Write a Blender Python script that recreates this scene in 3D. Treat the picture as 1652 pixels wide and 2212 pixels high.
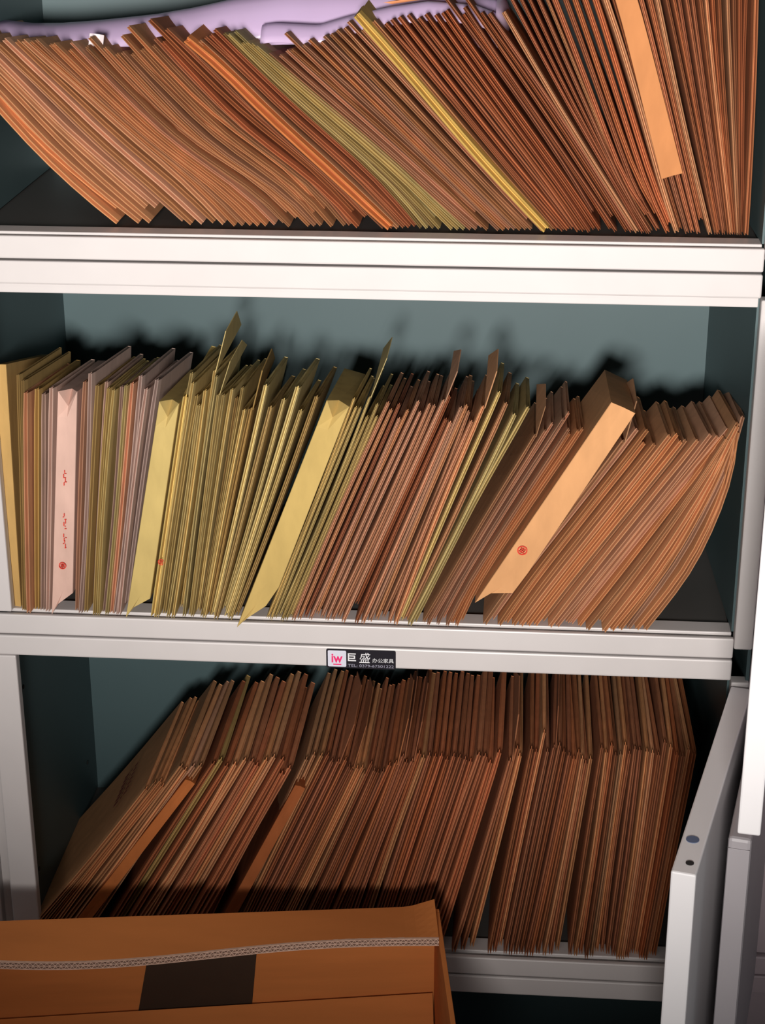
import bpy, bmesh, math, random
from mathutils import Vector, Matrix
random.seed(7)
for _o in list(bpy.data.objects):
    bpy.data.objects.remove(_o, do_unlink=True)
SC = bpy.context.scene
COL = SC.collection

# ------------------------------------------------------------------ camera
cam_d = bpy.data.cameras.new('camera'); cam = bpy.data.objects.new('camera', cam_d); COL.objects.link(cam)
cam_d.sensor_fit = 'HORIZONTAL'; cam_d.sensor_width = 36.0; cam_d.lens = 85.51
cam_d.clip_start = 0.05; cam_d.clip_end = 60
_r = Vector((0.99664, 0.08135, -0.00205)); _f = Vector((-0.07601, 0.92133, -0.38137)); _u = _r.cross(_f)
cam.matrix_world = Matrix(((_r.x, _u.x, -_f.x, 0.64164), (_r.y, _u.y, -_f.y, -1.97165), (_r.z, _u.z, -_f.z, 0.99354), (0, 0, 0, 1)))
SC.camera = cam

# ------------------------------------------------------------------ world, lamps, exposure
w = bpy.data.worlds.new('room_light'); SC.world = w; w.use_nodes = True
bg = w.node_tree.nodes['Background']; bg.inputs[0].default_value = (0.80, 0.93, 1.0, 1); bg.inputs[1].default_value = 0.08
def area(name, loc, target, sx, sy, power, colour):
    d = bpy.data.lights.new(name, 'AREA'); d.shape = 'RECTANGLE'; d.size = sx; d.size_y = sy; d.energy = power; d.color = colour
    o = bpy.data.objects.new(name, d); COL.objects.link(o); o.location = loc
    o.rotation_euler = (Vector(target) - Vector(loc)).to_track_quat('-Z', 'Y').to_euler()
    return o
area('ceiling_tube', (0.50, -1.60, 1.80), (0.50, -1.60, 0.0), 1.3, 0.30, 3, (1.0, 0.95, 0.90))
_sp = bpy.data.lights.new('added_front_spot', 'SPOT'); _sp.energy = 785; _sp.color = (1.0, 0.95, 0.90); _sp.shadow_soft_size = 0.25  # added unseen spot for the low frontal light, no real fixture
_sp.spot_size = math.radians(46); _sp.spot_blend = 1.0  # cone falloff set to dim the bottom row
_so = bpy.data.objects.new('added_front_spot', _sp); COL.objects.link(_so); _so.location = (0.55, -3.60, 0.90)
_so.rotation_euler = (Vector((0.50, 0, 0.86)) - Vector(_so.location)).to_track_quat('-Z', 'Y').to_euler()
SC.view_settings.view_transform = 'Standard'; SC.view_settings.look = 'None'
SC.view_settings.gamma = 1.0; SC.view_settings.use_curve_mapping = False
SC.view_settings.exposure = 0.10

FLOOR_Z = -0.948
H = 0.474                     # height of one stacked unit
XL, XR = -0.013, 0.921        # outer sides of the stack
RR = 0.899                    # where the rails end against the right stile
DEPTH = 0.385

# ------------------------------------------------------------------ helpers
def s2l(c):
    return tuple(((v / 255) / 12.92 if v / 255 <= 0.04045 else ((v / 255 + 0.055) / 1.055) ** 2.4) for v in c)
def material(name, rgb, rough=0.6, metal=0.0, noise=0.0, scale=40, bump=0.0, obj_colour=False, spec=0.5, stretch=(1, 1, 1)):
    m = bpy.data.materials.new(name); m.use_nodes = True
    nt = m.node_tree; N = nt.nodes; L = nt.links
    b = N['Principled BSDF']; b.inputs['Roughness'].default_value = rough; b.inputs['Metallic'].default_value = metal
    b.inputs['Specular IOR Level'].default_value = spec
    base = s2l(rgb)
    tc = N.new('ShaderNodeTexCoord'); mp = N.new('ShaderNodeMapping'); mp.inputs['Scale'].default_value = stretch
    L.new(tc.outputs['Object'], mp.inputs['Vector'])
    nz = N.new('ShaderNodeTexNoise'); nz.inputs['Scale'].default_value = scale; nz.inputs['Detail'].default_value = 6
    L.new(mp.outputs['Vector'], nz.inputs['Vector'])
    mr = N.new('ShaderNodeMapRange'); mr.inputs['To Min'].default_value = 1 - noise; mr.inputs['To Max'].default_value = 1 + noise
    mr.inputs['From Min'].default_value = 0.25; mr.inputs['From Max'].default_value = 0.75
    L.new(nz.outputs['Fac'], mr.inputs['Value'])
    vm = N.new('ShaderNodeVectorMath'); vm.operation = 'SCALE'
    if obj_colour:
        oi = N.new('ShaderNodeObjectInfo'); L.new(oi.outputs['Color'], vm.inputs[0])
    else:
        vm.inputs[0].default_value = base
    L.new(mr.outputs['Result'], vm.inputs['Scale'])
    L.new(vm.outputs['Vector'], b.inputs['Base Color'])
    if bump > 0:
        bp = N.new('ShaderNodeBump'); bp.inputs['Strength'].default_value = bump; bp.inputs['Distance'].default_value = 0.002
        L.new(nz.outputs['Fac'], bp.inputs['Height']); L.new(bp.outputs['Normal'], b.inputs['Normal'])
    return m
M_STEEL = material('painted_steel', (206, 200, 199), 0.38, noise=0.03, scale=14)
M_STEEL_IN = material('dark_teal_steel', (72, 92, 95), 0.45, noise=0.04, scale=9)  # even dark teal-grey for the unit panels, darker than the front frame
M_STEEL_FLOOR = material('dark_grey_steel', (84, 82, 80), 0.5, noise=0.06, scale=9)  # even dark grey for the shelf floors, darker than their lips
M_DOOR = material('door_enamel', (243, 240, 242), 0.35, noise=0.02, scale=10)
M_NEIGH = material('mauve_grey_steel', (166, 150, 156), 0.5, noise=0.10, scale=6)
M_NDOOR = material('grey_enamel', (172, 166, 170), 0.45, noise=0.03, scale=10)
M_KRAFT = material('kraft_paper', (200, 140, 90), 0.82, noise=0.10, scale=55, bump=0.12, obj_colour=True, spec=0.25, stretch=(1, 1, 0.35))
M_CARD = material('corrugated_card', (204, 124, 66), 0.85, noise=0.08, scale=22, bump=0.1, spec=0.2, stretch=(0.25, 1, 3))
M_CARDEDGE = material('card_cut_edge', (214, 178, 158), 0.9, noise=0.15, scale=200, spec=0.1)
M_TAPE = material('dark_brown_patch', (58, 40, 26), 0.55, noise=0.08, scale=30)
M_RED = material('red_print', (214, 52, 34), 0.7, noise=0.15, scale=300)
M_DRED = material('dark_red_print', (120, 34, 26), 0.7, noise=0.15, scale=300)
M_WHITE = material('white_paper', (226, 216, 220), 0.8, noise=0.04, scale=60)
M_CHROME = material('bright_metal', (210, 212, 214), 0.25, metal=1.0)
M_BLACK = material('black_enamel', (28, 26, 34), 0.35)
M_TILE = material('pale_lilac_tile', (214, 214, 228), 0.4)
M_PINK = material('pink_print', (232, 36, 110), 0.5)
M_LETTER = material('white_print', (225, 225, 228), 0.5)
M_GREYLET = material('grey_print', (150, 148, 165), 0.5)
M_WALL = material('wall_paint', (200, 196, 190), 0.9, noise=0.03, scale=5)
M_FLOOR = material('floor_tile', (150, 138, 138), 0.4, noise=0.08, scale=3)
M_CEIL = material('ceiling_paint', (225, 223, 218), 0.9)
M_HOLE = material('dark_hole', (40, 36, 36), 0.9)
M_BLUE = material('blue_dot', (96, 110, 140), 0.5)
# thin lilac film
M_FILM = bpy.data.materials.new('lilac_plastic_film'); M_FILM.use_nodes = True
_nt = M_FILM.node_tree; _N = _nt.nodes; _b = _N['Principled BSDF']; _out = _N['Material Output']
_b.inputs['Base Color'].default_value = s2l((240, 216, 246)) + (1,); _b.inputs['Roughness'].default_value = 0.28
_tr = _N.new('ShaderNodeBsdfTranslucent'); _tr.inputs['Color'].default_value = s2l((222, 200, 246)) + (1,)
_tp = _N.new('ShaderNodeBsdfTransparent'); _tp.inputs['Color'].default_value = s2l((222, 206, 244)) + (1,)
_m1 = _N.new('ShaderNodeMixShader'); _m1.inputs[0].default_value = 0.35
_m2 = _N.new('ShaderNodeMixShader'); _m2.inputs[0].default_value = 0.15
_nt.links.new(_b.outputs[0], _m1.inputs[1]); _nt.links.new(_tr.outputs[0], _m1.inputs[2])
_nt.links.new(_m1.outputs[0], _m2.inputs[1]); _nt.links.new(_tp.outputs[0], _m2.inputs[2])
_nt.links.new(_m2.outputs[0], _out.inputs['Surface'])

def tag(o, label=None, cat=None, group=None, kind=None):
    if label: o['label'] = label
    if cat: o['category'] = cat
    if group: o['group'] = group
    if kind: o['kind'] = kind
    return o
def mesh_obj(name, verts, faces, mat, parent=None, smooth=False):
    me = bpy.data.meshes.new(name); me.from_pydata(verts, [], faces); me.validate(); me.update()
    if smooth:
        for pl in me.polygons: pl.use_smooth = True
    me.materials.append(mat)
    o = bpy.data.objects.new(name, me); COL.objects.link(o)
    if parent is not None: o.parent = parent; 
    return o
def bm_obj(name, bm, mat, parent=None, smooth=False):
    bmesh.ops.recalc_face_normals(bm, faces=bm.faces)
    me = bpy.data.meshes.new(name); bm.to_mesh(me); bm.free()
    if smooth:
        for pl in me.polygons: pl.use_smooth = True
    me.materials.append(mat)
    o = bpy.data.objects.new(name, me); COL.objects.link(o)
    if parent is not None: o.parent = parent
    return o
def add_box(bm, x0, x1, y0, y1, z0, z1, M=None):
    vs = [bm.verts.new((x, y, z)) for z in (z0, z1) for y in (y0, y1) for x in (x0, x1)]
    for f in ((0, 2, 3, 1), (4, 5, 7, 6), (0, 1, 5, 4), (1, 3, 7, 5), (3, 2, 6, 7), (2, 0, 4, 6)):
        bm.faces.new([vs[i] for i in f])
    if M is not None:
        for v in vs: v.co = M @ v.co
    return vs
def box(name, x0, x1, y0, y1, z0, z1, mat, parent=None, bevel=0.0, M=None):
    bm = bmesh.new(); add_box(bm, x0, x1, y0, y1, z0, z1)
    if bevel: bmesh.ops.bevel(bm, geom=list(bm.edges), offset=bevel, segments=2, profile=0.5, affect='EDGES')
    if M is not None:
        for v in bm.verts: v.co = M @ v.co
    return bm_obj(name, bm, mat, parent)
def cyl(name, c, axis, r, length, mat, parent=None, seg=20):
    bm = bmesh.new()
    q = Vector((0, 0, 1)).rotation_difference(Vector(axis)).to_matrix().to_4x4()
    bmesh.ops.create_cone(bm, cap_ends=True, segments=seg, radius1=r, radius2=r, depth=length, matrix=Matrix.Translation(c) @ q)
    return bm_obj(name, bm, mat, parent)
def empty(name, loc=(0, 0, 0)):
    o = bpy.data.objects.new(name, None); COL.objects.link(o); o.empty_display_size = 0.05
    return o

# ------------------------------------------------------------------ the room
tag(box('floor', -2.2, 3.2, -4.2, 0.56, FLOOR_Z - 0.05, FLOOR_Z, M_FLOOR), 'grey mauve tiled floor in front of the cabinets', 'floor', kind='structure')
tag(box('wall_back', -2.2, 3.2, 0.46, 0.56, FLOOR_Z, 1.86, M_WALL), 'plain pale wall behind the cabinets', 'wall', kind='structure')
tag(box('ceiling', -2.2, 3.2, -4.2, 0.56, 1.86, 1.92, M_CEIL), 'plain white ceiling of the office', 'ceiling', kind='structure')

# ------------------------------------------------------------------ stacked cabinet units
def unit(z0, label, door=None, plate=False, holes=True):
    """One steel unit: outer size 0.913 x 0.385 x 0.474, front frame at y = 0."""
    z1 = z0 + H
    u = empty('cabinet_unit'); tag(u, label, 'cabinet', 'stacked steel cabinet units')
    t = 0.0012
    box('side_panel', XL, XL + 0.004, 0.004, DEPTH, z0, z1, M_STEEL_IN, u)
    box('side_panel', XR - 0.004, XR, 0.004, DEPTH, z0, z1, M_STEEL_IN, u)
    # inner skins of the hollow sides
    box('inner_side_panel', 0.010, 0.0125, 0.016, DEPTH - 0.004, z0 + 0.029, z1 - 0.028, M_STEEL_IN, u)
    za, zb, ya, yb = z0 + 0.029, z1 - 0.028, 0.016, DEPTH - 0.004
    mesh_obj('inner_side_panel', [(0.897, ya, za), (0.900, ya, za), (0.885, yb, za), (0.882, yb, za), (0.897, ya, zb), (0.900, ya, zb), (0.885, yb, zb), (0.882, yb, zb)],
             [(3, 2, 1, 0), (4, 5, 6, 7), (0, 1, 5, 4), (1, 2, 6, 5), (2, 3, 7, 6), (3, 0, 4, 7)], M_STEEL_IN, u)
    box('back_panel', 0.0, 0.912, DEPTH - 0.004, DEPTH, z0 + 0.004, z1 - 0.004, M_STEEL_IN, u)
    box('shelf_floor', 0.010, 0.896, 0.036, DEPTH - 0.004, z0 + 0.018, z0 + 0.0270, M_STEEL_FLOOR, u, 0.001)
    box('shelf_lip', 0.0125, 0.897, 0.012, 0.040, z0 + 0.020, z0 + 0.0295, M_STEEL, u, 0.0012)
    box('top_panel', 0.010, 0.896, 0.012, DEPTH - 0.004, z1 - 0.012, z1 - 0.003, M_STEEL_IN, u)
    # front frame: stiles then the two folded rails, each bevelled like pressed sheet
    box('stile', XL, 0.022, 0.0, 0.016, z0 + 0.030, z1 - 0.030, M_STEEL, u, 0.002)
    box('stile', RR + 0.0004, XR, -0.003, 0.016, z0 + 0.014, z1 - 0.030, M_STEEL, u, 0.002)
    box('bottom_rail', XL, RR, -0.0015, 0.006, z0 + 0.0012, z0 + 0.0275, M_STEEL, u, 0.0018)
    box('top_rail', XL, RR, -0.0015, 0.020, z1 - 0.0285, z1 - 0.0014, M_STEEL, u, 0.0022)
    if holes:
        for z in (z0 + 0.10, z1 - 0.10):
            cyl('shelf_hole', (0.0131, 0.05, z), (1, 0, 0), 0.003, 0.0006, M_HOLE, u, 12)
            cyl('shelf_hole', (0.0131, 0.33, z), (1, 0, 0), 0.003, 0.0006, M_HOLE, u, 12)
    if door:
        hx, hy, ang, glass, thick = door        # hinge corner, swing measured from the shut door
        dz0, dz1, Ld = z0 + 0.018, z1 - 0.032, 0.415
        if not glass: dz0, dz1 = z0 + 0.006, z1 - 0.033
        D = Matrix.Translation((hx, hy, 0)) @ Matrix.Rotation(math.radians(ang), 4, 'Z')
        dr = empty('door'); dr.parent = u; tag(dr, 'open white enamelled door leaf swung out towards the front')
        # local frame: x along the leaf from the hinge, y across its thickness
        if glass:
            box('door_stile', 0.0, 0.034, 0, thick, dz0, dz1, M_DOOR, dr, 0.002, D)
            box('door_stile', Ld - 0.034, Ld, 0, thick, dz0, dz1, M_DOOR, dr, 0.002, D)
            box('door_rail', 0.0341, Ld - 0.0341, 0, thick, dz0, dz0 + 0.034, M_DOOR, dr, 0.002, D)
            box('door_rail', 0.0341, Ld - 0.0341, 0, thick, dz1 - 0.034, dz1, M_DOOR, dr, 0.002, D)
            g = bpy.data.materials.get('clear_glass')
            if g is None:
                g = bpy.data.materials.new('clear_glass'); g.use_nodes = True
                gb = g.node_tree.nodes['Principled BSDF']; gb.inputs['Transmission Weight'].default_value = 1.0
                gb.inputs['Roughness'].default_value = 0.02; gb.inputs['IOR'].default_value = 1.45
                gb.inputs['Base Color'].default_value = (0.9, 0.96, 0.95, 1)
            box('glass_pane', 0.030, Ld - 0.030, thick * 0.42, thick * 0.58, dz0 + 0.030, dz1 - 0.030, g, dr, 0, D)
        else:
            box('door_skin', 0.0, Ld, 0, thick, dz0, dz1, M_DOOR, dr, 0.002, D)
            box('inner_tray', 0.03, Ld - 0.03, -0.003, 0.0, dz0 + 0.03, dz1 - 0.03, M_DOOR, dr, 0.001, D)
            m = D @ Vector((Ld - 0.064, thick * 0.45, dz1 + 0.0003))
            cyl('blue_sticker', m, (0, 0, 1), 0.0068, 0.0008, M_BLUE, dr)
            m = D @ Vector((Ld - 0.020, thick * 0.62, dz1 + 0.0003))
            cyl('pivot_hole', m, (0, 0, 1), 0.0042, 0.0008, M_HOLE, dr)
        for z in (dz0 + 0.045, dz1 - 0.045):
            hg = box('hinge', -0.004, 0.012, thick * 0.2, thick * 0.8, z - 0.006, z + 0.006, M_CHROME, dr, 0.001, D)
            pn = D @ Vector((-0.003, -0.001, z)); cyl('hinge_pin', pn, (0, 0, 1), 0.0028, 0.016, M_CHROME, hg, 12)
    return u
U_BASE = unit(-2 * H, 'lowest steel cabinet unit with a dark opening, behind the carton', holes=False)
U_LOW = unit(-H, 'steel cabinet unit holding the dim lower row of brown envelopes', door=(0.8990, -0.006, -103.6, False, 0.0255))
U_MID = unit(0.0, 'steel cabinet unit holding the middle row of yellow and tan envelopes', door=(0.9240, -0.006, -98.5, True, 0.0225))
U_TOP = unit(H, 'uppermost steel cabinet unit with orange envelopes under lilac plastic')
# little ledge under the upper rail of the middle unit
box('rail_lip', 0.012, 0.897, 0.006, 0.020, 2 * H - H - 0.0405, H - 0.0287, M_STEEL, U_MID, 0.001)

# maker's plate on the rail over the lower unit
def text_mesh(name, s, size, x, z, mat, parent, y, width=None, shear=0.0, dep=0.0002, bold=0.0):
    c = bpy.data.curves.new(name, 'FONT'); c.body = s; c.size = size; c.extrude = dep; c.shear = shear; c.offset = bold
    o = bpy.data.objects.new(name + '_tmp', c); COL.objects.link(o)
    bpy.context.view_layer.update()
    me = bpy.data.meshes.new_from_object(o.evaluated_get(bpy.context.evaluated_depsgraph_get()))
    bpy.data.objects.remove(o, do_unlink=True)
    xs = [v.co.x for v in me.vertices] or [0, 1]
    k = (width / (max(xs) - min(xs))) if width else 1.0
    x_0 = min(xs)
    for v in me.vertices:
        v.co = Vector((x + (v.co.x - x_0) * k, y - v.co.z, z + v.co.y))
    me.materials.clear(); me.materials.append(mat); me.name = name
    t = bpy.data.objects.new(name, me); COL.objects.link(t); t.parent = parent
    return t
def rounded_plate(name, x0, x1, z0, z1, r, y0, y1, mat, parent):
    pts = []
    for cx, cz, a0 in ((x1 - r, z1 - r, 0), (x0 + r, z1 - r, 90), (x0 + r, z0 + r, 180), (x1 - r, z0 + r, 270)):
        for k in range(5):
            a = math.radians(a0 + k * 22.5); pts.append((cx + r * math.cos(a), cz + r * math.sin(a)))
    n = len(pts); v = [(a, y0, b) for a, b in pts] + [(a, y1, b) for a, b in pts]
    f = [tuple(range(n)), tuple(range(2 * n - 1, n - 1, -1))] + [(i, i + n, (i + 1) % n + n, (i + 1) % n) for i in range(n)]
    return mesh_obj(name, v, f, mat, parent)
pl = rounded_plate('name_plate', 0.4100, 0.4950, -0.0290, -0.0038, 0.002, -0.0030, -0.0015, M_BLACK, U_LOW)
tag(pl, "small black maker's plate with pink logo and white lettering")
rounded_plate('logo_tile', 0.4120, 0.4345, -0.0272, -0.0054, 0.0015, -0.0034, -0.0030, M_TILE, pl)
text_mesh('logo_letters', 'iw', 0.0172, 0.4165, -0.0212, M_PINK, pl, -0.0036, 0.0136, bold=0.00040)
box('logo_bar', 0.4185, 0.4285, -0.0038, -0.0034, -0.0246, -0.0234, M_PINK, pl)
text_mesh('plate_characters', '\u5de8', 0.0120, 0.4365, -0.0183, M_LETTER, pl, -0.0032, 0.0100, bold=0.0003)
text_mesh('plate_characters', '\u76db', 0.0150, 0.4505, -0.0200, M_LETTER, pl, -0.0032, 0.0135, shear=0.1)
text_mesh('plate_characters', '\u529e\u516c\u5bb6\u5177', 0.0062, 0.4665, -0.0195, M_LETTER, pl, -0.0032, 0.0260)
text_mesh('plate_characters', 'TEL: 0379-67501222', 0.0052, 0.4365, -0.0268, M_GREYLET, pl, -0.0032, 0.0560)

# ------------------------------------------------------------------ the neighbouring cabinets
def neighbour(x0, x1, label, mat, y0):
    n = empty('neighbour_cabinet'); tag(n, label, 'cabinet')
    for k in range(4):
        z0 = FLOOR_Z + k * H
        box('body', x0, x1, y0 + 0.02, DEPTH, z0, z0 + H - 0.002, mat, n, 0.002)
        box('rail', x0, x1, y0 - 0.002, y0 + 0.02, z0 + H - 0.030, z0 + H - 0.002, mat, n, 0.002)
        box('rail', x0, x1, y0 - 0.002, y0 + 0.02, z0, z0 + 0.028, mat, n, 0.002)
        box('front_plate', x0 + 0.012, x1 - 0.012, y0 + 0.004, y0 + 0.02, z0 + 0.030, z0 + H - 0.032, mat, n, 0.002)
    return n
NR = neighbour(0.9275, 1.84, 'mauve grey steel cabinet standing to the right of the open doors', M_NEIGH, 0.03)
NL = neighbour(-0.93, -0.0165, 'pale steel cabinet at the far left edge', M_STEEL, 0.0)
D2 = Matrix.Translation((0.9390, 0.024, 0)) @ Matrix.Rotation(math.radians(-101.5), 4, 'Z')
nd = empty('door'); nd.parent = NR; tag(nd, 'grey door leaf standing open beside the white lower door')
box('door_skin', 0, 0.372, 0.0, 0.024, -H + 0.006, -0.034, M_NDOOR, nd, 0.004, D2)
box('edge_strip', 0.3722, 0.3735, 0.001, 0.023, -H + 0.008, -0.046, M_NDOOR, nd, 0.0003, D2)

# ------------------------------------------------------------------ envelopes
PAL = {'K': (212, 154, 108), 'B': (182, 116, 78), 'R': (186, 114, 76), 'O': (214, 132, 70), 'Y': (212, 188, 126), 'P': (212, 158, 122),
       'W': (208, 178, 164), 'G': (188, 156, 98)}
MIX = {'K': 'KKKKKP', 'B': 'BBBRK', 'R': 'RRRBK', 'Y': 'YYYYYG', 'P': 'PPPKR', 'M': 'KYPKRKP', 'G': 'GW', 'W': 'WWWPG', 'M2': 'WWGY', 'W2': 'WPRWG',
       'Y2': 'YYYYG', 'Y3': 'YYYK', 'P2': 'PPKKP', 'Y4': 'KRBGKR'}
WORD = {'K': 'tan', 'B': 'brown', 'R': 'rust-brown', 'O': 'orange', 'Y': 'manila', 'P': 'pinkish', 'W': 'pink', 'G': 'ochre'}
ORD = ['first', 'second', 'third', 'fourth', 'fifth', 'sixth', 'seventh', 'eighth', 'ninth', 'tenth', 'eleventh', 'twelfth', 'thirteenth', 'fourteenth',
       'fifteenth', 'sixteenth', 'seventeenth', 'eighteenth', 'nineteenth', 'twentieth', 'twenty-first', 'twenty-second', 'twenty-third', 'twenty-fourth']
def paper_colour(code):
    key = random.choice(MIX.get(code, code)); c = PAL[key]
    k = random.uniform(0.86, 1.06); h = random.uniform(-8, 8)
    return s2l((min(255, c[0] * k), min(255, c[1] * k + h * 0.5), min(255, max(0, c[2] * k + h)))) + (1.0,), WORD[key]
def resample(pts, n, length=None):
    P = [Vector((a, b)) for a, b in pts]
    seg = [(P[i + 1] - P[i]).length for i in range(len(P) - 1)]; tot = sum(seg)
    L = length or tot; out = []
    for k in range(n + 1):
        s = L * k / n; i = 0
        while i < len(seg) - 1 and s > seg[i]: s -= seg[i]; i += 1
        out.append(P[i] + (P[i + 1] - P[i]) * (s / seg[i]))
    # soften the corners
    for _ in range(2):
        out = [out[0]] + [(out[i - 1] + out[i] * 2 + out[i + 1]) / 4 for i in range(1, n)] + [out[-1]]
    return out
NS = 9
def envelope_mesh(C, t, d, y0, yaw, twist=0.0, sag=0.0):
    """C: centre line (x, z) from bottom to top; t: thickness; two folded edges with a valley between face the front."""
    prof = [(-0.37, 0.0009), (-0.29, 0.0), (-0.20, 0.0010), (-0.05, 0.0095), (0.05, 0.0095), (0.20, 0.0012), (0.29, 0.0002), (0.37, 0.0012), (0.5, 0.016), (0.5, d * 0.5), (0.42, d), (-0.42, d), (-0.5, d * 0.5), (-0.5, 0.016)]
    n = len(prof); V = []; F = []
    for i, c in enumerate(C):
        a = C[max(0, i - 1)]; b = C[min(len(C) - 1, i + 1)]; tg = (b - a).normalized(); nr = Vector((tg.y, -tg.x))
        s = i / (len(C) - 1); puff = 1.0 if 0.1 < s < 0.9 else 0.86
        for u, v in prof:
            q = c + nr * (u * t * puff)
            vv = v + (0.0016 if (i == len(C) - 1 and v < 0.012) else 0.0)
            V.append((q.x + v * math.tan(yaw), y0 + vv + twist * s, q.y - sag * v * s))
    for i in range(len(C) - 1):
        for k in range(n):
            k2 = (k + 1) % n; F.append((i * n + k, i * n + k2, (i + 1) * n + k2, (i + 1) * n + k))
    F.append(tuple(range(n - 1, -1, -1)))
    # open mouth: inner ring sunk below the top rim
    top = len(C) - 1; tg = (C[-1] - C[-2]).normalized(); nr = Vector((tg.y, -tg.x)); base = len(V)
    for u, v in prof:
        q = C[-1] + nr * (u * t * 0.45) - tg * (0.0038 if v < 0.4 * d else 0.0006)
        V.append((q.x + v * math.tan(yaw), y0 + min(max(v, 0.008), d - 0.0008) + twist, q.y - sag * v))
    for k in range(n):
        k2 = (k + 1) % n; F.append((top * n + k, top * n + k2, base + k2, base + k))
    F.append(tuple(range(base, base + n)))
    return V, F
def flap_mesh(C, t, d, y0, yaw, hgt, lean):
    tg = (C[-1] - C[-2]).normalized(); nr = Vector((tg.y, -tg.x))
    V = []; F = []
    for sgn in (0.25, 0.45):
        for s, v in ((0, 0.004), (0, d - 0.004), (hgt, d * 0.72), (hgt, d * 0.30)):
            q = C[-1] + nr * (sgn * t + lean * s) + tg * (s - 0.001)
            V.append((q.x + v * math.tan(yaw), y0 + v, q.y))
    F = [(0, 1, 2, 3), (7, 6, 5, 4), (0, 4, 5, 1), (1, 5, 6, 2), (2, 6, 7, 3), (3, 7, 4, 0)]
    return V, F
def put_envelope(C, t, d, y0, yaw, colour, label, group, flap=0.0, name='kraft_envelope', twist=0.0, sag=0.0):
    V, F = envelope_mesh(C, t, d, y0, yaw, twist, sag)
    o = mesh_obj(name, V, F, M_KRAFT); o.color = colour
    tag(o, label, 'envelope', group)
    if flap:
        V, F = flap_mesh(C, t, d, y0, yaw, flap, random.uniform(-0.15, 0.3))
        f = mesh_obj('flap', V, F, M_KRAFT, o); f.color = tuple(min(1, c * 1.02) for c in colour[:3]) + (1,)
    return o
def wide_envelope(C, wd, d, y0, colour, label, cat_group, notch=True, name='stuffed_envelope', closed=0.10, sag=0.13):
    """A thick envelope whose flat gusset faces the front; C is its left edge."""
    V = []; F = []; n = 7; N = len(C) - 1
    for i, c in enumerate(C):
        a = C[max(0, i - 1)]; b = C[min(N, i + 1)]; tg = (b - a).normalized(); nr = Vector((tg.y, -tg.x)); s = i / N
        k = min(1.0, 0.30 + 0.70 * s / closed) if closed else 1.0
        k *= 1 - 0.10 * s
        bow = 0.0022 * math.sin(math.pi * s)
        lift = (1 - k) * wd * 0.9
        for u, v in ((0, 0.0), (0.02, -0.0008), (0.5, 0.0012 - bow), (0.98, -0.0004), (1.0, 0.001), (1.0, d), (0, d)):
            q = c + nr * (u * wd * k) + tg * (lift * u)
            V.append((q.x, y0 + v, q.y - (sag * v * s if v > 0.05 else 0)))
    for i in range(N):
        for k in range(n):
            k2 = (k + 1) % n; F.append((i * n + k, i * n + k2, (i + 1) * n + k2, (i + 1) * n + k))
    F.append(tuple(range(n - 1, -1, -1)))
    b = N * n
    tg = (C[-1] - C[-2]).normalized()
    if notch:
        # the gusset is tucked in at the mouth: a sunken triangle between the two side edges
        q = Vector(V[b + 2]); V[b + 2] = (q.x - tg.x * 0.020, q.y + 0.004, q.z - tg.y * 0.020)
        cc = (Vector(V[b]) + Vector(V[b + 4])) / 2 + Vector((0, 0.022, 0)) - Vector((tg.x, 0, tg.y)) * 0.004
        V.append(tuple(cc)); ci = len(V) - 1
        F += [(b + 1, b + 2, ci), (b + 2, b + 3, ci), (b, b + 1, ci), (b + 3, b + 4, ci), (b, ci, b + 6), (ci, b + 4, b + 5), (ci, b + 5, b + 6)]
    else:
        F.append(tuple(range(b, b + n)))
    o = mesh_obj(name, V, F, M_KRAFT); o.color = colour
    tag(o, label, 'envelope', cat_group)
    return o
def seal(parent, x, z, tilt, r, y, mat=None, name='printed_seal'):
    """red round company mark: ring with strokes in it, printed flat"""
    mat = mat or M_RED; bm = bmesh.new(); T = Matrix.Translation((x, y, z)) @ Matrix.Rotation(tilt, 4, 'Y')
    for k in range(20):
        a0, a1 = 2 * math.pi * k / 20, 2 * math.pi * (k + 1) / 20
        bm.faces.new([bm.verts.new(T @ Vector((rr * math.cos(a), 0, rr * math.sin(a)))) for rr, a in ((r, a0), (r, a1), (r * 0.78, a1), (r * 0.78, a0))])
    for (a, b, c, d2) in ((-0.55, 0.55, 0.30, 0.46), (-0.5, 0.5, -0.06, 0.10), (-0.6, 0.6, -0.46, -0.30), (-0.10, 0.10, -0.6, 0.62), (-0.46, -0.30, -0.4, 0.4), (0.30, 0.46, -0.4, 0.4)):
        bm.faces.new([bm.verts.new(T @ Vector((q[0] * r, 0, q[1] * r))) for q in ((a, c), (b, c), (b, d2), (a, d2))])
    return bm_obj(name, bm, mat, parent)
def strokes(parent, x, z, tilt, w_, h_, y, mat, n=7):
    bm = bmesh.new(); T = Matrix.Translation((x, y, z)) @ Matrix.Rotation(tilt, 4, 'Y'); rnd = random.Random(int(x * 1e5 + z * 1e4))
    for k in range(n):
        cx, cz = rnd.uniform(-w_, w_) * 0.5, (k / (n - 1) - 0.5) * h_
        a, b = (rnd.uniform(0.2, 0.5) * w_, 0.0005) if rnd.random() < 0.6 else (0.0005, rnd.uniform(0.08, 0.16) * h_)
        bm.faces.new([bm.verts.new(T @ Vector(q)) for q in ((cx - a, 0, cz - b), (cx + a, 0, cz - b), (cx + a, 0, cz + b), (cx - a, 0, cz + b))])
    return bm_obj('printed_writing', bm, mat, parent)

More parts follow.
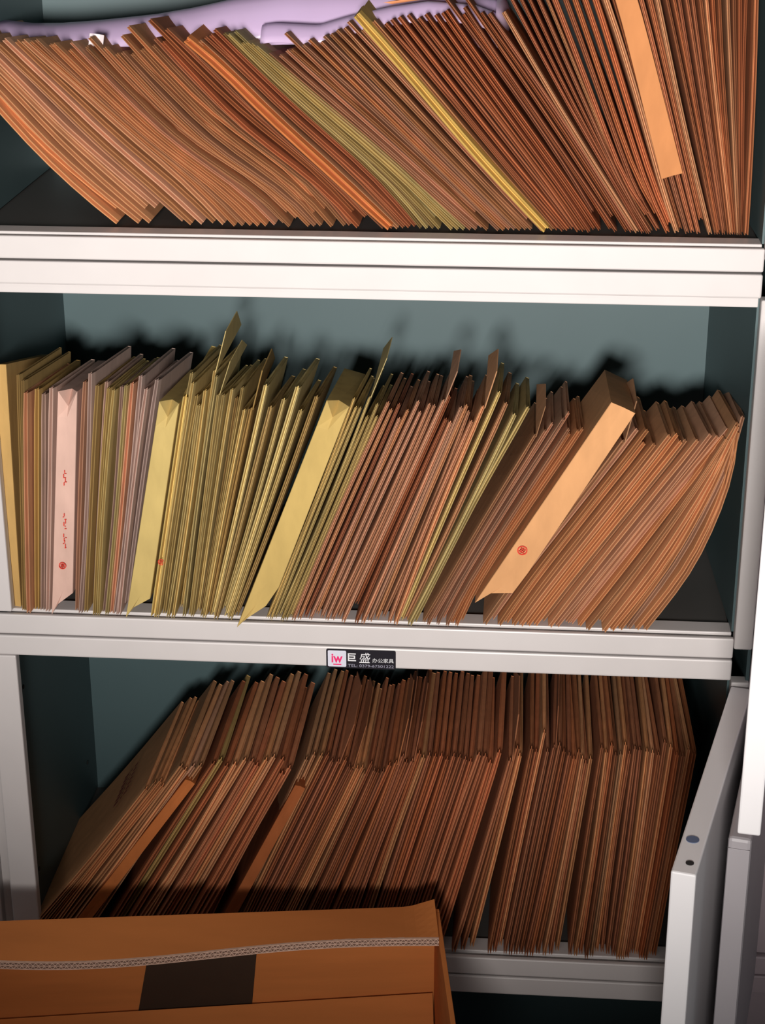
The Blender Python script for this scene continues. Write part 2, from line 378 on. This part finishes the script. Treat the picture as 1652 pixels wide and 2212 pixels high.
def row(keys, shelf, y0, length, depth, labels, group, scale=0.87, flap_p=0.0, ragged=0.006, skip=(), flap_keys=(), lift_p=0.0, yj=0.004, drop_last=(), step=0.004, flap_tail=(0.03, 0.055), sag=0.0):
    """Fill between the key envelopes, each leaning and bent as its neighbours are."""
    R_ = [resample(k[0], NS, length) for k in keys]
    made = []; seen = {}
    for i, (pts, cnt, code, cl) in enumerate(keys):
        n = int(round(cnt * scale)) if i < len(keys) - 1 else 0
        if i in skip: continue
        m = n + 1; off = random.gauss(0, step)
        for j in range(m):
            if i in drop_last and j == m - 1: continue
            f = j / m
            A = R_[i]; B = R_[i + 1] if i < len(keys) - 1 else A
            C = [a.lerp(b, f) for a, b in zip(A, B)]
            if i < len(keys) - 1:
                gaps = sorted((B[q] - A[q]).length / m for q in (1, NS // 2, NS - 1))
                tg = (C[-1] - C[0]).normalized()
                perp = abs(Vector((tg.y, -tg.x)).dot((B[NS // 2] - A[NS // 2]))) / m
            else: perp = 0.008
            t = min(max(perp * 0.90, 0.0046), 0.0105) * random.uniform(0.92, 1.06)
            sl = off + random.gauss(0, ragged); bend = random.gauss(0, 0.0012)
            tg = (C[-1] - C[0]).normalized(); nr = Vector((tg.y, -tg.x))
            L2 = 1 + sl / length
            C = [C[0] + (c - C[0]) * L2 + nr * (bend * math.sin(math.pi * q / NS)) for q, c in enumerate(C)]
            lift = 0.0
            if random.random() < lift_p: lift = random.uniform(0.004, 0.022)
            dz = shelf + abs(nr.y) * t * 0.5 + 0.0006 + lift - C[0].y
            k = 1.0
            # rest the lower end on the shelf: shift along the lean
            sh = tg * (dz / max(tg.y, 0.3)); C = [c + sh for c in C]
            colour, word = paper_colour(code); seen[cl] = seen.get(cl, 0) + 1
            yy = y0 + random.uniform(-yj, yj) + (0.008 if lift else 0) + (random.uniform(0.006, 0.018) if random.random() < 0.2 else 0)
            fl = random.uniform(*flap_tail) if (random.random() < flap_p and cl not in 'abcm') or (i in flap_keys and j == 0) else 0.0
            o = put_envelope(C, t, depth * random.uniform(0.97, 1.02), yy, random.gauss(0, 0.008), colour,
                             '%s envelope, %s from left in %s' % (word, ORD[seen[cl] - 1], labels[cl]), group + ' ' + cl, fl, sag=sag, twist=random.gauss(0, 0.002))
            made.append((o, C, t, yy))
    return made
TOP = [  # y 0.05
    ([(0.1749, 0.5031), (0.1277, 0.5409), (0.0802, 0.5878), (0.0533, 0.6187), (0.0439, 0.6342), (0.0149, 0.6662), (-0.0191, 0.6984)], 12, 'K', 'a'),
    ([(0.2976, 0.5143), (0.2568, 0.5588), (0.2007, 0.6025), (0.1532, 0.6458), (0.0818, 0.7119)], 8, 'K', 'b'),
    ([(0.3772, 0.5066), (0.3566, 0.5339), (0.2532, 0.598), (0.1494, 0.709)], 9, 'K', 'c'),
    ([(0.4391, 0.505), (0.4096, 0.5454), (0.3065, 0.6194), (0.2123, 0.722)], 5, 'B', 'd'),
    ([(0.4829, 0.5095), (0.3843, 0.5998), (0.3334, 0.6453), (0.2835, 0.7003), (0.2333, 0.7296)], 5, 'R', 'e'),
    ([(0.5171, 0.5074), (0.4757, 0.5595), (0.3723, 0.6483), (0.2972, 0.7228)], 8, 'Y', 'f'),
    ([(0.5753, 0.5058), (0.4757, 0.5959), (0.3253, 0.7181)], 5, 'P', 'g'),
    ([(0.6035, 0.5089), (0.4758, 0.6267), (0.3814, 0.7161)], 9, 'M', 'h'),
    ([(0.6586, 0.5099), (0.5864, 0.5846), (0.476, 0.712), (0.4503, 0.7388)], 8, 'R', 'i'),
    ([(0.7086, 0.5055), (0.6833, 0.5445), (0.5232, 0.754)], 8, 'R', 'j'),
    ([(0.755, 0.5079), (0.6668, 0.6367), (0.5863, 0.7496)], 1, 'R', 'k'),
    ([(0.7669, 0.5081), (0.6764, 0.6519), (0.616, 0.7571), (0.6051, 0.7787)], 5, 'R', 'k'),
    ([(0.7797, 0.5083), (0.7557, 0.5352), (0.6626, 0.7575), (0.652, 0.7814)], 6, 'R', 'l'),
    ([(0.8106, 0.5089), (0.79, 0.5644), (0.7273, 0.758), (0.7157, 0.7866)], 6, 'B', 'm'),
    ([(0.8491, 0.508), (0.7814, 0.7584), (0.7747, 0.7822)], 7, 'B', 'n'),
    ([(0.8697, 0.5068), (0.8303, 0.7587), (0.8273, 0.7825)], 6, 'B', 'n'),
    ([(0.8836, 0.5059), (0.8747, 0.7591), (0.8739, 0.7828)], 0, 'B', 'n'),
]
MID = [  # y 0.004
    ([(0.0349, 0.0268), (0.0504, 0.3208)], 1, 'G', 'a'),
    ([(0.0432, 0.029), (0.0621, 0.3154)], 4, 'W', 'b'),
    ([(0.0726, 0.0276), (0.1004, 0.3135)], 0, 'W', 'b'),
    ([(0.1004, 0.0286), (0.128, 0.3142)], 4, 'W', 'c'),
    ([(0.1246, 0.027), (0.1596, 0.3207)], 3, 'M2', 'c'),
    ([(0.145, 0.0309), (0.1877, 0.3355)], 4, 'W2', 'd'),
    ([(0.165, 0.0298), (0.2224, 0.3223)], 0, 'W2', 'd'),
    ([(0.1966, 0.0297), (0.2521, 0.3173)], 7, 'Y', 'e'),
    ([(0.2412, 0.0276), (0.2874, 0.3182)], 6, 'Y', 'e'),
    ([(0.2655, 0.0354), (0.3402, 0.3699)], 7, 'Y2', 'f'),
    ([(0.3009, 0.021), (0.414, 0.313)], 0, 'Y2', 'f'),
    ([(0.3382, 0.0318), (0.4463, 0.3167)], 7, 'Y2', 'g'),
    ([(0.37, 0.0311), (0.4891, 0.3206)], 9, 'P', 'h'),
    ([(0.4299, 0.029), (0.5436, 0.3023)], 8, 'P', 'i'),
    ([(0.4913, 0.022), (0.5981, 0.3195)], 6, 'Y3', 'j'),
    ([(0.5266, 0.0283), (0.6009, 0.1773), (0.6775, 0.3143)], 9, 'P2', 'k'),
    ([(0.5814, 0.0347), (0.5946, 0.0776), (0.7441, 0.3299)], 0, 'K', 'k'),
    ([(0.6042, 0.0355), (0.6304, 0.0825), (0.7764, 0.3001)], 13, 'K', 'l'),
    ([(0.7055, 0.0307), (0.8687, 0.274)], 9, 'K', 'm'),
    ([(0.7981, 0.0416), (0.8533, 0.1293), (0.8781, 0.1994), (0.8966, 0.264), (0.8972, 0.2989)], 0, 'K', 'm'),
]
LOW = [  # y 0.006
    ([(0.0207, -0.4234), (0.211, -0.1686)], 3, 'K', 'a'),
    ([(0.0513, -0.4327), (0.2462, -0.1483)], 5, 'K', 'a'),
    ([(0.0998, -0.4557), (0.25, -0.2005)], 10, 'Y4', 'b'),
    ([(0.2149, -0.4566), (0.3479, -0.1926)], 2, 'R', 'c'),
    ([(0.2583, -0.4563), (0.3685, -0.1984)], 7, 'R', 'd'),
    ([(0.3109, -0.4548), (0.4333, -0.1786)], 9, 'R', 'e'),
    ([(0.3817, -0.4522), (0.4859, -0.1728)], 7, 'R', 'e'),
    ([(0.4552, -0.4502), (0.5358, -0.1573)], 8, 'R', 'f'),
    ([(0.5162, -0.4489), (0.5965, -0.1578)], 5, 'R', 'g'),
    ([(0.5696, -0.4473), (0.6394, -0.146)], 4, 'R', 'h'),
    ([(0.6167, -0.4461), (0.6642, -0.1318)], 8, 'R', 'i'),
    ([(0.6711, -0.4488), (0.7143, -0.1591)], 6, 'B', 'j'),
    ([(0.722, -0.4444), (0.7499, -0.1377)], 8, 'B', 'k'),
    ([(0.7782, -0.4426), (0.7979, -0.1323)], 9, 'B', 'l'),
    ([(0.8317, -0.4395), (0.864, -0.149)], 0, 'B', 'l'),
]

LT = {'a': "the curved run at the top row's left end",
      'b': "the top row's curved run below the white slip",
      'c': "the top row's pinched run before the slack brown bundle",
      'd': "the slack bundle left of the bright orange envelope",
      'e': "the bundle right of the bright orange envelope",
      'f': "the top row's yellow bundle",
      'g': "the bundle right beside the top row's yellow bundle",
      'h': "the mixed bundle before the broad yellow-edged envelope",
      'i': "the bundle right of the broad yellow-edged envelope",
      'j': "the top row's steep bundle before the dark gap",
      'k': "the fan right of the top row's dark gap",
      'l': "the bundle left of the broad flat tan envelope",
      'm': "the bundle right of the broad flat tan envelope",
      'n': "the upright bundle at the top row's right end"}
LM = {'a': "the pair at the middle row's left end",
      'b': "the bundle left of the broad pink envelope",
      'c': "the bundle right of the broad pink envelope",
      'd': "the middle row before the first broad yellow envelope",
      'e': "the bundle right of the first broad yellow envelope",
      'f': "the ragged bundle left of the widest yellow envelope",
      'g': "the bundle right of the widest yellow envelope",
      'h': "the middle row's first tan bundle past the yellow ones",
      'i': "the middle row's second tan bundle past the yellow ones",
      'j': "the middle row's narrow yellow bundle among tan ones",
      'k': "the bundle left of the broad peach-tan envelope",
      'l': "the bundle right of the broad peach-tan envelope",
      'm': "the bent last bundle of the middle row"}
LB = {'a': "the bottom row's leftmost bundle, leaning far over",
      'b': "the bottom row's second bundle from the left",
      'c': "the bottom row before the broad dark brown envelope",
      'd': "the bundle right of the broad dark brown envelope",
      'e': "the bottom row's dense bundle above the carton",
      'f': "the bundle above the carton's right part",
      'g': "the bundle above the carton's right corner",
      'h': "the narrow bottom bundle just right of the carton",
      'i': "the bottom row's bundle midway between carton and door",
      'j': "the bottom row's shady bundle, third from the door",
      'k': "the bottom row's bundle, second from the door",
      'l': "the bottom row's last bundle beside the door"}
row(TOP, 0.5035, 0.050, 0.298, 0.225, LT, 'envelopes of the top row', scale=0.86, ragged=0.004, lift_p=0.10, sag=0.10)
row(MID, 0.0295, 0.004, 0.292, 0.205, LM, 'envelopes of the middle row', scale=0.86, flap_p=0.07, ragged=0.009, flap_keys=(9, 14, 17, 13), sag=0.14, drop_last=(14,), step=0.002, flap_tail=(0.02, 0.042), skip=(2, 6, 10, 16), lift_p=0.06, yj=0.008)
low_made = row(LOW, -0.4445, 0.006, 0.298, 0.260, LB, 'envelopes of the bottom row', scale=0.86, flap_p=0.09, ragged=0.005, sag=0.05, step=0.008, drop_last=(1, 3, 8, 9, 11), flap_tail=(0.015, 0.03))

def col(*c): return s2l(c) + (1.0,)
def on_shelf(pts, length, shelf):
    C = resample(pts, NS, length); tg = (C[-1] - C[0]).normalized()
    sh = tg * ((shelf - C[0].y) / tg.y); return [c + sh for c in C]
GM = 'broad stuffed envelopes of the middle row'
e = wide_envelope(on_shelf(MID[2][0], 0.290, 0.030), 0.0255, 0.20, -0.003, col(204, 168, 154), 'broad pale pink envelope with a red seal and red print, middle row', GM)
seal(e, 0.0915, 0.0974, 0.05, 0.0046, -0.0062)
for z, hh in ((0.2118, 0.016), (0.1552, 0.018), (0.1292, 0.016)): strokes(e, 0.0875 + z * 0.07, z, 0.05, 0.0034, hh, -0.0062, M_RED)
e = wide_envelope(on_shelf(MID[6][0], 0.285, 0.030), 0.0260, 0.20, -0.004, col(190, 166, 104), 'first broad yellow envelope from the left with a creased gusset, middle row', GM)
e = put_envelope(on_shelf([(0.1975, 0.03), (0.2500, 0.315)], 0.288, 0.031), 0.0085, 0.2, -0.0015, 0.0, col(212, 184, 112), 'yellow envelope with a small red seal beside the first broad yellow one', GM)
seal(e, 0.2118, 0.1045, 0.19, 0.0040, -0.0021)
e = wide_envelope(on_shelf(MID[10][0], 0.314, 0.026), 0.0300, 0.20, -0.012, col(188, 160, 96), 'widest yellow envelope leaning right in the middle of the middle row', GM, closed=0.16)
e = wide_envelope(on_shelf([(0.5920, 0.0700), (0.7441, 0.3299)], 0.297, 0.0665), 0.0340, 0.20, -0.006, col(206, 152, 104), 'broad peach-tan envelope with a red seal leaning right, middle row', GM, closed=0.12, notch=False)
seal(e, 0.6444, 0.1373, 0.54, 0.0060, -0.0092)
# its lifted flap, pointing up at the back
# envelopes of the top row that stand out
GT = 'stand-out envelopes of the top row'
C = on_shelf(TOP[4][0], 0.305, 0.508); put_envelope(C, 0.0120, 0.2, 0.040, 0.0, col(196, 118, 66), 'thick bright orange envelope curving up at the left of the top row', GT, name='stuffed_envelope')
C = on_shelf(TOP[8][0], 0.315, 0.508); put_envelope(C, 0.0125, 0.2, 0.042, 0.0, col(196, 160, 84), 'broad yellow-edged envelope standing out in the middle of the top row', GT, name='stuffed_envelope')
C = [c for c in resample([(0.7850, 0.5680), (0.7273, 0.7580), (0.7157, 0.7866)], NS, 0.262)]
wide_envelope(C, 0.0245, 0.19, 0.040, col(192, 128, 80), 'broad flat tan envelope raised above its neighbours at the top row\'s right', GT, notch=False, closed=0)
C = [c for c in resample([(0.8800, 0.5300), (0.8810, 0.7600), (0.8810, 0.80)], NS, 0.27)]
e = wide_envelope(on_shelf([(0.2500, -0.44), (0.3690, -0.196)], 0.272, -0.4435), 0.0150, 0.25, 0.001, col(150, 82, 42), 'broad dark brown envelope in the left half of the bottom row', 'broad envelopes of the bottom row', notch=False, closed=0)
e = wide_envelope(on_shelf([(0.0580, -0.44), (0.2330, -0.190)], 0.300, -0.4435), 0.0150, 0.25, 0.002, col(176, 100, 50), 'broad brown envelope leaning beside the gap at the bottom row\'s left', 'broad envelopes of the bottom row', notch=False, closed=0)

# dark red print on the upper face of the leftmost bottom envelope
o, C, t, yy = low_made[0]
tg = (C[-1] - C[0]).normalized(); nr = Vector((tg.y, -tg.x)); bm = bmesh.new()
def on_face(s, v): 
    q = C[0] + (C[-1] - C[0]) * s - nr * (t * 0.5 + 0.0006); return Vector((q.x, yy + v, q.y))
for k in range(7):
    v = 0.085 + k * 0.012
    for (s0, s1, w_) in ((0.62, 0.66, 0.008), (0.68, 0.69, 0.007), (0.71, 0.74, 0.006)):
        bm.faces.new([bm.verts.new(on_face(*q)) for q in ((s0, v), (s1, v), (s1, v + w_), (s0, v + w_))])
bm_obj('printed_writing', bm, M_DRED, o)

# ------------------------------------------------------------------ lilac plastic bag lying over the top row
def interp(tab, x):
    if x <= tab[0][0]: return tab[0][1]
    for (a, b), (c, d_) in zip(tab, tab[1:]):
        if x <= c: return b + (d_ - b) * (x - a) / (c - a)
    return tab[-1][1]
def sheet(name, x0, x1, nx, section, mat, parent, thick=0.0006):
    ny = len(section(x0)); V = []; F = []
    for i in range(nx + 1):
        x = x0 + (x1 - x0) * i / nx
        for (y, z, dx) in section(x): V.append((x + dx, y, z))
    for i in range(nx):
        for j in range(ny - 1):
            a = i * ny + j; F.append((a, a + ny, a + ny + 1, a + 1))
    o = mesh_obj(name, V, F, mat, parent, smooth=True)
    md = o.modifiers.new('thickness', 'SOLIDIFY'); md.thickness = thick
    return o
crest = [(-0.02, 0.716), (0.0, 0.714), (0.04, 0.709), (0.08, 0.7095), (0.157, 0.717), (0.20, 0.722), (0.239, 0.729), (0.293, 0.741), (0.35, 0.749), (0.42, 0.752), (0.52, 0.752), (0.60, 0.742), (0.615, 0.728)]
fold2 = [(0.30, 0.716), (0.35, 0.7225), (0.40, 0.7215), (0.43, 0.730), (0.48, 0.742), (0.52, 0.748), (0.575, 0.744), (0.61, 0.732)]
bag = empty('plastic_bag'); tag(bag, 'lilac translucent plastic bag draped along the top of the uppermost row', 'bag')
def sec1(x):
    zc = interp(crest, x); w_ = 0.004 * math.sin(x * 38) + 0.002 * math.sin(x * 91)
    out = []
    for k in range(15):
        a = k / 14; y = 0.125 + 0.15 * a + w_ * (1 - a)
        z = 0.688 + (zc - 0.688) * math.sin(math.pi * min(1, 0.12 + 0.88 * a) * 0.5 * 2) ** 0.55 if a < 0.96 else 0.690
        z = 0.690 + (zc - 0.690) * max(0.0, 1 - abs((a - 0.36) / (0.38 if a < 0.36 else 0.66)) ** 2.2)
        out.append((y, z, 0.0))
    return out
sheet('bag_film', 0.0135, 0.600, 60, sec1, M_FILM, bag)
def sec2(x):
    zc = interp(fold2, x); out = []
    for k in range(11):
        a = k / 10; y = 0.088 + 0.055 * a + 0.003 * math.sin(x * 60)
        z = zc - 0.022 * abs(2 * a - 0.9) ** 2.0
        out.append((y, z, 0.0))
    return out
sheet('bag_fold', 0.335, 0.602, 40, sec2, M_FILM, bag)
# rounded closed end of the bag
V = []; F = []
for i in range(9):
    for j in range(9):
        a = math.pi * (i / 8 - 0.5); b = math.pi * (j / 8 - 0.5)
        V.append((0.598 + 0.016 * math.cos(a) * math.cos(b), 0.165 + 0.075 * math.sin(b), 0.722 + 0.026 * math.sin(a) * math.cos(b * 0.8)))
for i in range(8):
    for j in range(8): F.append((i * 9 + j, i * 9 + j + 1, i * 9 + j + 10, i * 9 + j + 9))
o = mesh_obj('bag_end', V, F, M_FILM, bag, smooth=True)
# kraft envelope lying inside the bag
V = [(0.385, 0.150, 0.726), (0.560, 0.150, 0.752), (0.565, 0.235, 0.757), (0.400, 0.235, 0.735)]
V += [(a, b, c + 0.003) for a, b, c in V]
o = mesh_obj('kraft_envelope', V, [(3, 2, 1, 0), (4, 5, 6, 7), (0, 1, 5, 4), (1, 2, 6, 5), (2, 3, 7, 6), (3, 0, 4, 7)], M_KRAFT); o.color = col(214, 140, 96)
tag(o, 'flat orange envelope lying inside the lilac plastic bag', 'envelope')
# white slip sticking up among the first envelopes of the top row
V = []; F = []
for j in range(5):
    a = j / 4
    for i in range(4):
        b = i / 3; V.append((0.1395 + 0.016 * b + 0.002 * a, 0.085 + 0.004 * math.sin(b * 3) + 0.008 * a, 0.690 + 0.022 * a - 0.002 * b))
for j in range(4):
    for i in range(3): F.append((j * 4 + i, j * 4 + i + 1, j * 4 + i + 5, j * 4 + i + 4))
o = mesh_obj('paper_slip', V, F, M_WHITE); md = o.modifiers.new('thickness', 'SOLIDIFY'); md.thickness = 0.0004
tag(o, 'small white paper slip poking up between the top row\'s left envelopes', 'paper')

# ------------------------------------------------------------------ the open carton on the floor
BX = Matrix.Translation((0.5540, -0.0640, 0)) @ Matrix.Rotation(math.radians(180 + 7.9), 4, 'Z')   # local x: to the left along the far wall, local y: towards the front
# (rotated by 188 degrees: +x points left, +y points to the camera)
carton = empty('carton'); tag(carton, 'open brown corrugated carton standing in front of the bottom shelf', 'carton')
BW, BD, BT, TH = 0.64, 0.56, -0.330, 0.006
box('wall', 0, BW, 0, TH, FLOOR_Z + 0.001, BT, M_CARD, carton, 0.0008, BX)
box('wall', 0, BW, BD - TH, BD, FLOOR_Z + 0.001, BT, M_CARD, carton, 0.0008, BX)
box('wall', 0, TH, TH + 0.0003, BD - TH - 0.0003, FLOOR_Z + 0.001, BT, M_CARD, carton, 0.0008, BX)
box('wall', BW - TH, BW, TH + 0.0003, BD - TH - 0.0003, FLOOR_Z + 0.001, BT, M_CARD, carton, 0.0008, BX)
box('bottom', TH, BW - TH, TH, BD - TH, FLOOR_Z + 0.001, FLOOR_Z + 0.008, M_CARD, carton, 0, BX)
# far flap folded inwards over the opening, sagging a little, its cut edge towards the front
FL = 0.066; FT = 0.0105
def flap_top(x, y):
    s = x / BW
    return BT + 0.0045 + 0.006 * math.sin(s * 7.0) * (y / FL) - 0.010 * (y / FL) * math.sin(math.pi * s) + (0.012 * max(0, 1 - s / 0.06) * (1 - y / FL))
def flap_len(x): return FL - 0.004 * math.sin(x / BW * 5.0)
V = []; F = []; nx = 48; ny = 6; x0f, x1f = 0.006, BW - 0.006
for lay in (0, 1):
    for i in range(nx + 1):
        x = x0f + (x1f - x0f) * i / nx
        for j in range(ny + 1):
            y = flap_len(x) * j / ny; V.append(tuple(BX @ Vector((x, y, flap_top(x, y) - lay * FT))))
nn = (nx + 1) * (ny + 1)
def vid(l, i, j): return l * nn + i * (ny + 1) + j
for i in range(nx):
    for j in range(ny):
        F.append((vid(0, i, j), vid(0, i + 1, j), vid(0, i + 1, j + 1), vid(0, i, j + 1)))
        F.append((vid(1, i, j), vid(1, i, j + 1), vid(1, i + 1, j + 1), vid(1, i + 1, j)))
    F.append((vid(0, i, 0), vid(1, i, 0), vid(1, i + 1, 0), vid(0, i + 1, 0)))
for j in range(ny):
    F.append((vid(0, 0, j), vid(0, 0, j + 1), vid(1, 0, j + 1), vid(1, 0, j)))
    F.append((vid(0, nx, j), vid(1, nx, j), vid(1, nx, j + 1), vid(0, nx, j + 1)))
flap = mesh_obj('flap', V, F, M_CARD, carton)
# cut edge: three liners with two zigzag flutes between them
V = []; F = []
def ribbon(pts, half, dy=0.0032):
    for (x, z), (x2, z2) in zip(pts, pts[1:]):
        y1, y2 = flap_len(x), flap_len(x2); zt1, zt2 = flap_top(x, y1), flap_top(x2, y2); b = len(V)
        nrm = Vector((-(z2 - z), x2 - x)).normalized() * half
        for (xx, yy, zz) in ((x, y1, zt1 + z), (x2, y2, zt2 + z2)):
            for sg in (-1, 1):
                for dd in (0, dy): V.append(tuple(BX @ Vector((xx + sg * nrm.x, yy - 0.0004 + dd, zz + sg * nrm.y))))
        F.extend([(b + 1, b + 5, b + 7, b + 3), (b, b + 4, b + 5, b + 1), (b + 2, b + 3, b + 7, b + 6), (b, b + 2, b + 6, b + 4), (b, b + 1, b + 3, b + 2), (b + 4, b + 6, b + 7, b + 5)])
NP = 40
for zl in (-0.0006, -FT / 2, -FT + 0.0006):
    ribbon([(x0f + (x1f - x0f) * k / NP, zl) for k in range(NP + 1)], 0.0006)
NZ = 190
for zt, zb, ph in ((-0.0010, -FT / 2 + 0.0005, 0), (-FT / 2 - 0.0005, -FT + 0.0010, 1)):
    ribbon([(x0f + (x1f - x0f) * k / NZ, zt if (k + ph) % 2 else zb) for k in range(NZ + 1)], 0.00042)
mesh_obj('corrugated_edge', V, F, M_CARDEDGE, flap)
# dark patch stuck on the inside of the far wall, and the inner liner's folded ledge below it
def wall_quad(name, x0, x1, x0b, x1b, z1, z0, y, th, mat, parent):
    V = [BX @ Vector(q) for q in ((x0, y, z1), (x1, y, z1), (x1b, y, z0), (x0b, y, z0), (x0, y + th, z1), (x1, y + th, z1), (x1b, y + th, z0), (x0b, y + th, z0))]
    return mesh_obj(name, [tuple(q) for q in V], [(0, 1, 2, 3), (7, 6, 5, 4), (0, 4, 5, 1), (1, 5, 6, 2), (2, 6, 7, 3), (3, 7, 4, 0)], mat, parent)
wall_quad('dark_patch', 0.225, 0.357, 0.237, 0.380, -0.345, -0.463, TH + 0.0002, 0.0006, M_TAPE, carton)
# lower inside panel, tilting out towards the front
V = []; F = []
for i in range(2):
    for (x, y, z) in ((0.008, TH + 0.001, -0.452), (BW - 0.008, TH + 0.001, -0.470), (BW - 0.008, TH + 0.075, -0.60), (0.008, TH + 0.075, -0.58)):
        V.append(tuple(BX @ Vector((x, y + i * 0.004, z + i * 0.003))))
mesh_obj('inner_panel', V, [(0, 1, 2, 3), (7, 6, 5, 4), (0, 4, 5, 1), (1, 5, 6, 2), (2, 6, 7, 3), (3, 7, 4, 0)], M_CARD, carton)

# broad ochre envelope at the far left of the middle row
wide_envelope([Vector((0.0128 + 0.0085 * k / NS, 0.0302 + 0.312 * k / NS)) for k in range(NS + 1)], 0.0165, 0.2, 0.017, col(186, 150, 92), 'broad ochre envelope standing against the left side of the middle row', GM, notch=False, closed=0, sag=0.25)
